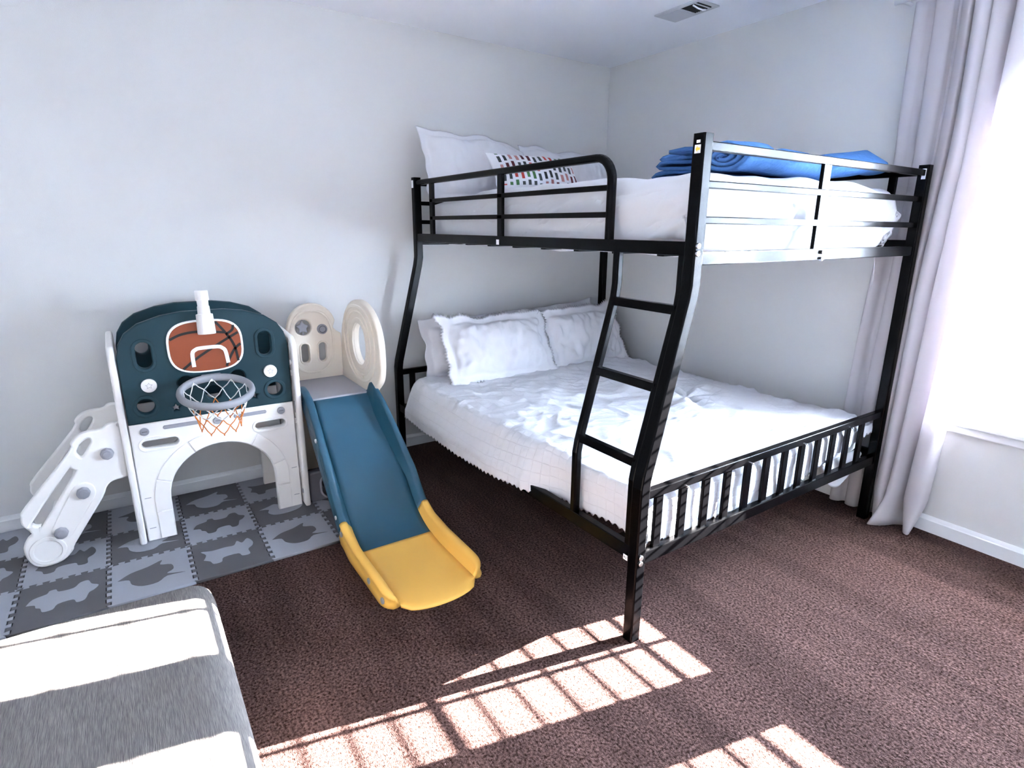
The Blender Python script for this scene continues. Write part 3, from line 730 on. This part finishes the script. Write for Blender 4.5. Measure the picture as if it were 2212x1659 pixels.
# basketball backboard
tl = .085
bd = panel('backboard', [superell(-2.743, .868, .149, .116, 3.0)], .012, FX(XFc+.004), M['decal'], gp_, bevel=.003)
panel('ball_print', [superell(-2.743, .868, .140, .108, 3.0)], .003, FX(XFc+.0105), M['orange'], bd, bevel=.0008)
def px_x(x, pts):
    """pixel positions read off the board, as (y, z) on its face"""
    o = []
    for a, b in pts:
        d = fw*f+r2*(a-1106)-u2*(b-829.5); q = CP+d*((x-CP.x)/d.x); o.append((q.y, q.z))
    return o
def strip(name, yz, w, x, m, parent, th=.0012, n=5):
    pts = smooth_tab(yz, n) if len(yz) > 2 else yz
    tubeo(name, [(x, y, z) for y, z in pts], [(-th/2, -w/2), (th/2, -w/2), (th/2, w/2), (-th/2, w/2)], nX, m, parent)
bx = XFc+.0125
for ln in ([(-2.878, .908), (-2.83, .928), (-2.76, .934), (-2.665, .922)], [(-2.697, .972), (-2.660, .918), (-2.632, .86), (-2.622, .79)], [(-2.842, .776), (-2.78, .822), (-2.70, .870), (-2.612, .918)], [(-2.628, .952), (-2.634, .930), (-2.662, .912)], [(-2.606, .866), (-2.634, .842), (-2.664, .79), (-2.672, .770)]):
    strip('ball_line', ln, .0105, bx, M['ink'], bd)
strip('target_mark', [(-2.800, .782), (-2.800, .84), (-2.786, .857), (-2.765, .862), (-2.700, .862), (-2.681, .854), (-2.670, .838), (-2.664, .785)], .0155, bx+.0012, M['decal'], bd, n=4)
# telescope on top
tz = [(.0, .0345), (.006, .036), (.085, .033), (.087, .025), (.118, .024), (.120, .0215), (.142, .0225), (.144, .0265), (.183, .026), (.185, .024)]
bm = bmesh.new(); base = V((XFc+.038, -2.736, .925)); ax = V((-.10, .0, 1)).normalized(); uu = V((1, 0, .10)).normalized(); ww = ax.cross(uu); rg = []
for s, rr_ in tz: rg.append([bm.verts.new(base+ax*s+uu*rr_*math.cos(2*PI*k/28)+ww*rr_*math.sin(2*PI*k/28)) for k in range(28)])
for A, B in zip(rg, rg[1:]):
    for k in range(28): bm.faces.new((A[k], A[(k+1) % 28], B[(k+1) % 28], B[k]))
bm.faces.new(rg[0][::-1]); bm.faces.new(rg[-1]); bmesh.ops.recalc_face_normals(bm, faces=bm.faces)
tel = mesh('telescope', bm, M['white'], ps, bevel=.002)
bxo('telescope_clip', (XFc-.012, XFc+.012, -2.746, -2.726, .985, 1.02), M['white'], tel)
# hoop and net
HC = V((.655, -2.742, .700)); hu = V((1, 0, -.22)).normalized(); hv = V((0, 1, 0)); hn = hu.cross(hv)
def hp(a, r_, d=0): return HC+hu*(r_*math.cos(a))+hv*(r_*math.sin(a))+hn*d
bm = bmesh.new(); rg = []
for k in range(48):
    a = 2*PI*k/48; rg.append([bm.verts.new(hp(a, .137+.013*math.cos(q), .017*math.sin(q))) for q in [2*PI*s/10 for s in range(10)]])
for k in range(48):
    A, B = rg[k], rg[(k+1) % 48]
    for s in range(10): bm.faces.new((A[s], A[(s+1) % 10], B[(s+1) % 10], B[s]))
bmesh.ops.recalc_face_normals(bm, faces=bm.faces); hoop = mesh('hoop', bm, M['ring'], ps, smooth=True)
bxo('hoop_bracket', (XFc, XFc+.03, -2.778, -2.700, .722, .742), M['grey'], hoop, bevel=.004)
def cord(bm, A, B, r_=.0022):
    A, B = V(A), V(B); d = B-A; n_ = d.orthogonal().normalized(); sweep(bm, [A, A.lerp(B, .5)-V((0, 0, .004)), B], circ(r_, 5), n_)
NT = 10; prof = [(.127, 0.), (.118, -.040), (.100, -.078), (.086, -.115), (.080, -.150)]
def nett(k, lv): r_, d = prof[lv]; a = 2*PI*(k+.5*(lv % 2))/NT; return HC+hu*(r_*math.cos(a))+hv*(r_*math.sin(a))+V((0, 0, d+.008*nz(k*3.1, lv*2.2, 4)))+V((.006*nz(k, lv, 1), .006*nz(k, lv, 2), 0))
bw, bo = bmesh.new(), bmesh.new()
for k in range(NT):
    for lv in range(4):
        b = bw if lv < 2 else bo
        A = nett(k, lv)
        for kk in ((k, k-1) if lv % 2 == 0 else (k, k+1)): cord(b, A, nett(kk % NT, lv+1))
        if lv == 0:
            cord(bw, A, A-V((0, 0, .012)), .004)
for k in range(NT): cord(bo, nett(k, 4), nett(k, 4)-V((0, 0, .006)), .003)
mesh('white_net', bw, M['netw'], hoop, smooth=True); mesh('orange_net', bo, M['neto'], hoop, smooth=True)
# side panels
def sidep(name, y, x0, x1, zt, th=.026):
    return panel(name, [rpoly([(x0, ZB), (x1, ZB), (x1, zt-.03), (x1-.03, zt), (x0+.06, zt+.02), (x0, zt-.02)], [.012, .012, .05, .05, .06, .03])], th, FY(y), M['white'], ps, bevel=.008)
sl = sidep('side_panel', -3.090, .10, .512, .90)
sr = sidep('side_panel', -2.384, .10, .530, .875)
for z in (.75, .70, .46, .20): cylo('bolt', (.49, -2.398, z), (0, 1, 0), .014, .008, M['white'], sr, 16)
cylo('bolt', (.50, -2.398, .09), (0, 1, 0), .012, .008, M['grey'], sr, 16)
bxo('hinge_tab', (.485, .5, -2.398, -2.394, .50, .56), M['dgrey'], sr)
# climbing steps
out = [(-3.488, .07), (-3.470, .030), (-3.435, ZB), (-3.375, .022), (-3.335, .06), (-3.325, .085), (-3.205, .262), (-3.185, .305), (-3.160, .328), (-3.112, .336), (-3.103, .36), (-3.103, .56), (-3.118, .578), (-3.145, .577), (-3.165, .562), (-3.215, .560), (-3.250, .548), (-3.276, .520), (-3.290, .480), (-3.458, .285), (-3.476, .25), (-3.478, .215), (-3.455, .170), (-3.472, .150), (-3.490, .115)]
out = smooth_tab(out+[out[0]], 3)[:-1]
slot1 = [(-3.435, .198), (-3.420, .196), (-3.408, .205), (-3.285, .385), (-3.280, .405), (-3.290, .413), (-3.305, .405), (-3.440, .225), (-3.444, .208)]
slot2 = [(-3.255, .460), (-3.243, .458), (-3.212, .505), (-3.208, .525), (-3.220, .530), (-3.245, .512), (-3.262, .480)]
slot1 = smooth_tab(slot1+[slot1[0]], 3)[:-1]; slot2 = smooth_tab(slot2+[slot2[0]], 3)[:-1]
cs = panel('climber_side', [out, slot1, slot2], .034, FX(.473), M['white'], ps, bevel=.008)
cb = panel('climber_side', [out, slot1, slot2], .034, FX(.135), M['white'], ps, bevel=.008)
raised = [(-3.40, .155), (-3.375, .12), (-3.335, .12), (-3.22, .29), (-3.225, .335), (-3.262, .355), (-3.295, .335)]
panel('raised_face', [rpoly(raised, .03)], .010, FX(.490), M['white'], cs, bevel=.004)
panel('foot_disc', [rdisc(-3.415, .083, .062), rdisc(-3.415, .083, .046)], .008, FX(.490), M['white'], cs, bevel=.003)
for y, z in ((-3.361, .152), (-3.264, .306), (-3.161, .457)):
    k_ = cylo('knob', (.503, y, z), nX, .026, .022, M['grey'], cs, 8, bevel=.004, r2=.0235); cylo('knob_face', (.5145, y, z), nX, .015, .004, M['grey'], k_, 8, bevel=.001)
    bxo('step', (.15, .458, y-.045, y+.045, z-.015, z+.015), M['white'], ps, bevel=.008)
# platform
bxo('platform', (.115, .515, -2.365, -2.035, .525, .560), M['grey'], ps, bevel=.004)
bk = [(-2.368, .03), (-2.03, .03), (-2.03, .80), (-2.055, .815), (-2.072, .835)]+[(-2.185+.130*math.cos(a), .845+.130*math.sin(a)) for a in [PI*k/14 for k in range(1, 14)]]+[(-2.320, .845), (-2.332, .80), (-2.368, .79)]
pb = panel('platform_back', [bk, rdisc(-2.232, .846, .043), stadium(-2.232, .705, .042, .105), stadium(-2.138, .705, .042, .105)], .034, FX(.098), M['cream'], ps, bevel=.008)
rim(superell(-2.190, .765, .118, .175, 2.6), superell(-2.190, .765, .106, .163, 2.6), M['cream'], pb, x=.115, nm='relief_ring')
for y in (-2.232, -2.138): rim(stadium(y, .705, .060, .125), stadium(y, .705, .044, .107), M['cream'], pb, x=.115)
s_ = panel('star', [star(-2.232, .846, .037, .55)], .012, FX(.098), M['grey'], pb, bevel=.003)
tubeo('star_axle', [(.098, -2.232, .80), (.098, -2.232, .893)], circ(.004, 6), nX, M['grey'], s_)
c_ = cylo('dial', (.120, -2.134, .832), nX, .027, .016, M['grey'], pb, 24); panel('dial_ring', [rdisc(-2.134, .832, .020), rdisc(-2.134, .832, .016)], .004, FX(.129), M['dgrey'], c_, bevel=.001)
rp = [(.10, .03), (.52, .03), (.545, .55), (.60, .585), (.672, .64), (.694, .72), (.690, .83), (.665, .90), (.61, .96), (.53, 1.0), (.44, 1.018), (.36, 1.012), (.27, .985), (.19, .925), (.135, .85), (.105, .78)]
rpn = panel('platform_side', [smooth_tab(rp[2:]+[rp[0], rp[1], rp[2]], 3)[:-1] if False else rpoly(rp, .05), superell(.415, .79, .095, .105, 2.2)], .034, FY(-2.014), M['cream'], ps, bevel=.008)
def rimy(o, i, par): return panel('relief_ring', [o, i], .010, FY(-2.032), M['cream'], par, bevel=.004)
rimy(superell(.40, .79, .235, .200, 2.3), superell(.40, .79, .215, .182, 2.3), rpn); rimy(superell(.415, .79, .125, .135, 2.2), superell(.415, .79, .097, .107, 2.2), rpn); rimy(superell(.405, .79, .175, .170, 2.2), superell(.405, .79, .165, .160, 2.2), rpn)
bxo('lug', (.42, .45, -2.036, -2.03, .61, .635), M['cream'], rpn); bxo('lug', (.36, .39, -2.036, -2.03, .975, .99), M['cream'], rpn)
gb = panel('base_block', [rpoly([(-2.362, ZB), (-2.06, ZB), (-2.06, .172), (-2.362, .172)], .018), stadium(-2.262, .088, .082, .118)], .05, FX(.475), M['dgrey'], ps, bevel=.008)
rim(stadium(-2.262, .088, .105, .141), stadium(-2.262, .088, .084, .120), M['grey'], gb, x=.500)
# slide: bed, side walls and rims swept along x
BED = smooth_tab([(.475, .553), (.515, .551), (.56, .520), (.627, .440), (.70, .362), (.787, .277), (.86, .205), (.93, .132), (1.0, .076), (1.08, .040), (1.17, .020)], 4)
BEDY = smooth_tab([(1.12, .032), (1.20, .0205), (1.30, .017), (1.42, .016), (1.52, .016)], 4)
TAIL = [ (.925, .182), (.977, .128), (1.06, .092), (1.2, .076), (1.35, .072), (1.43, .070), (1.485, .062), (1.515, .046)]
RIML = [(.40, .615), (.46, .622), (.52, .612), (.582, .587), (.69, .479), (.81, .337), (.87, .252)]+TAIL
RIMR = [(.50, .575), (.525, .608), (.56, .620), (.60, .603), (.66, .54), (.73, .445), (.80, .345), (.854, .267)]+TAIL
YI0, YI1 = -2.315, -1.995          # inside edges of the bed
def slide_bed(name, path, m, lip=False):
    bm = bmesh.new(); rows_ = []
    for i, (x, z) in enumerate(path):
        row = []
        for k in range(13):
            q = k/12; xx = x
            row.append(bm.verts.new((xx, lerp(YI0, YI1, q), z)))
        rows_.append(row)
    if lip:
        for dd, dz in ((.025, -.002), (.05, -.006), (.062, -.010), (.065, -.0145)):
            row = []
            for k in range(13):
                q = k/12; bul = math.sqrt(max(0, 1-(2*q-1)**2)); row.append(bm.verts.new((path[-1][0]+dd*bul*1.05, lerp(YI0, YI1, q), path[-1][1]+dz)))
            rows_.append(row)
    for A, B in zip(rows_, rows_[1:]):
        for k in range(12): bm.faces.new((A[k], B[k], B[k+1], A[k+1]))
    bmesh.ops.recalc_face_normals(bm, faces=bm.faces)
    for fc in bm.faces:
        if fc.normal.z < 0: fc.normal_flip()
    return mesh(name, bm, m, ps, smooth=True, solid=.012)
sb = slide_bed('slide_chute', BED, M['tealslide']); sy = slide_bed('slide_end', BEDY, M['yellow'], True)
def bedz(x): return interp(x, BED if x < 1.14 else BEDY)
def wall(name, x0, x1, side, m, par, n=34):
    """a rolled side wall: inside face, rounded rim, outside face down to the lower edge"""
    bm = bmesh.new(); rg = []; yi = YI0 if side < 0 else YI1
    for k in range(n+1):
        x = lerp(x0, x1, k/n); zb = bedz(x); zr = interp(x, RIML if side < 0 else RIMR); rr_ = .014
        zr = max(zr, zb+.012)
        tt = min(1, max(0, (.86-x)/.26))*(side > 0); yi = (YI0 if side < 0 else YI1)-.05*tt; wd = .052*(1-.42*tt)+(.0025 if m is M['yellow'] else 0)
        if x > 1.45: wd *= math.sqrt(1-((x-1.45)/.072)**2)
        yo = yi+side*wd
        zl = max(.004, zb-.028) if x < 1.0 else max(.0, min(zb-.03, .03*(1.2-x)/.2))
        zl = max(zl, 0.0015)
        if x < .5: zl = min(zl, .56-.0)
        mid = (zb+zr)/2
        pr = [(yi-side*.004, zb-.010), (yi, zb+.002), (yi+side*.2*wd, lerp(zb, zr, .45)), (yi+side*.3*wd, zr-rr_)]
        pr += [(yi+side*wd*(.65-.35*math.cos(a)), zr-rr_+rr_*math.sin(a)) for a in [PI*q/6 for q in range(1, 6)]]
        pr += [(yo, zr-rr_), (yo-side*.006, lerp(zr, zl, .35)), (yo-side*.002, lerp(zr, zl, .7)), (yo+side*.004, zl), (yo-side*.012, zl)]
        rg.append([bm.verts.new((x, a, b)) for a, b in pr])
    S = len(rg[0])
    for A, B in zip(rg, rg[1:]):
        for s in range(S): bm.faces.new((A[s], A[(s+1) % S], B[(s+1) % S], B[s]))
    bm.faces.new(rg[0][::-1]); bm.faces.new(rg[-1]); bmesh.ops.recalc_face_normals(bm, faces=bm.faces)
    return mesh(name, bm, m, par, smooth=True)
for s in (-1, 1):
    wall('slide_wall', .47 if s < 0 else .50, .985, s, M['tealslide'], sb)
    wall('slide_wall', .986, 1.515, s, M['yellow'], sy)
    yo = (YI0 if s < 0 else YI1)+s*.054
    for x, dz in (((.70, -.03), (.93, -.045)) if s < 0 else ()): cylo('bolt', (x, yo-s*.004, interp(x, RIML)-.055), (0, 1, 0), .010, .008, M['white'], sb, 12)
    for x in ((1.0, 1.33, 1.47) if s < 0 else ()): cylo('bolt', (x, yo-s*.002, max(.022, interp(x, RIML)-.045)), (0, 1, 0), .013, .008, M['ring'], sy, 12)

# ------------------------------------------------------------------ sofa
sf = empty('sofa', (2.5, -3.5, 0), 'grey linen upholstered sofa in the sunlit near corner', 'sofa')
def soft(name, x0, x1, y0, y1, z0, z1, rr, par):
    bm = bmesh.new(); bmesh.ops.create_cube(bm, size=2); bmesh.ops.subdivide_edges(bm, edges=bm.edges, cuts=20, use_grid_fill=True)
    c = V(((x0+x1)/2, (y0+y1)/2, (z0+z1)/2)); d = V(((x1-x0)/2, (y1-y0)/2, (z1-z0)/2))
    def sp(v_): return math.copysign(1-(1-abs(v_))**1.8, v_)
    for v in bm.verts:
        p = V((sp(v.co.x)*d.x, sp(v.co.y)*d.y, sp(v.co.z)*d.z)); q = V([max(-d[i]+rr, min(d[i]-rr, p[i])) for i in range(3)]); k = p-q
        if k.length > 1e-6: p = q+k.normalized()*rr
        v.co = p+c+V((0, 0, .006*nz(p.x*3, p.y*3, 2)))
    return mesh(name, bm, M['sofa'], par, smooth=True)
soft('seat', 1.722, 3.0, -3.78, -2.925, .09, .485, .055, sf)
soft('backrest', 1.74, 3.0, -4.06, -3.74, .09, .86, .07, sf)
for x in (1.80, 2.92):
    for y in (-3.0, -3.95): cylo('leg', (x, y, .05), (0, 0, 1), .02, .10, M['ink'], sf, 12)

# ------------------------------------------------------------------ light
w = bpy.data.worlds.new('sky'); sc.world = w; w.use_nodes = True
bg = w.node_tree.nodes['Background']; bg.inputs[0].default_value = (.655, .80, 1.0, 1); bg.inputs[1].default_value = 98
sl_ = bpy.data.lights.new('sun', 'SUN'); sl_.energy = 250; sl_.angle = .005; sl_.color = (1, .95, .90)
so = bpy.data.objects.new('sun', sl_); COL.objects.link(so); so.rotation_euler = SUN.to_track_quat('-Z', 'Y').to_euler(); so.location = (3, 3, 4)
for a, b in (W1, W2):
    al = bpy.data.lights.new('window_portal', 'AREA'); al.shape = 'RECTANGLE'; al.size = b-a; al.size_y = WZ[1]-WZ[0]; al.cycles.is_portal = True
    ao = bpy.data.objects.new('window_portal', al); COL.objects.link(ao); ao.location = ((a+b)/2, .125, (WZ[0]+WZ[1])/2); ao.rotation_euler = (-PI/2, 0, 0)

vs = sc.view_settings; vs.view_transform = 'Standard'; vs.look = 'None'; vs.exposure = 1.16; vs.gamma = 1; vs.use_curve_mapping = False
sc.cycles.use_denoising = True
sc.cycles.max_bounces = 12; sc.cycles.diffuse_bounces = 8; sc.cycles.transparent_max_bounces = 16; sc.cycles.sample_clamp_indirect = 0
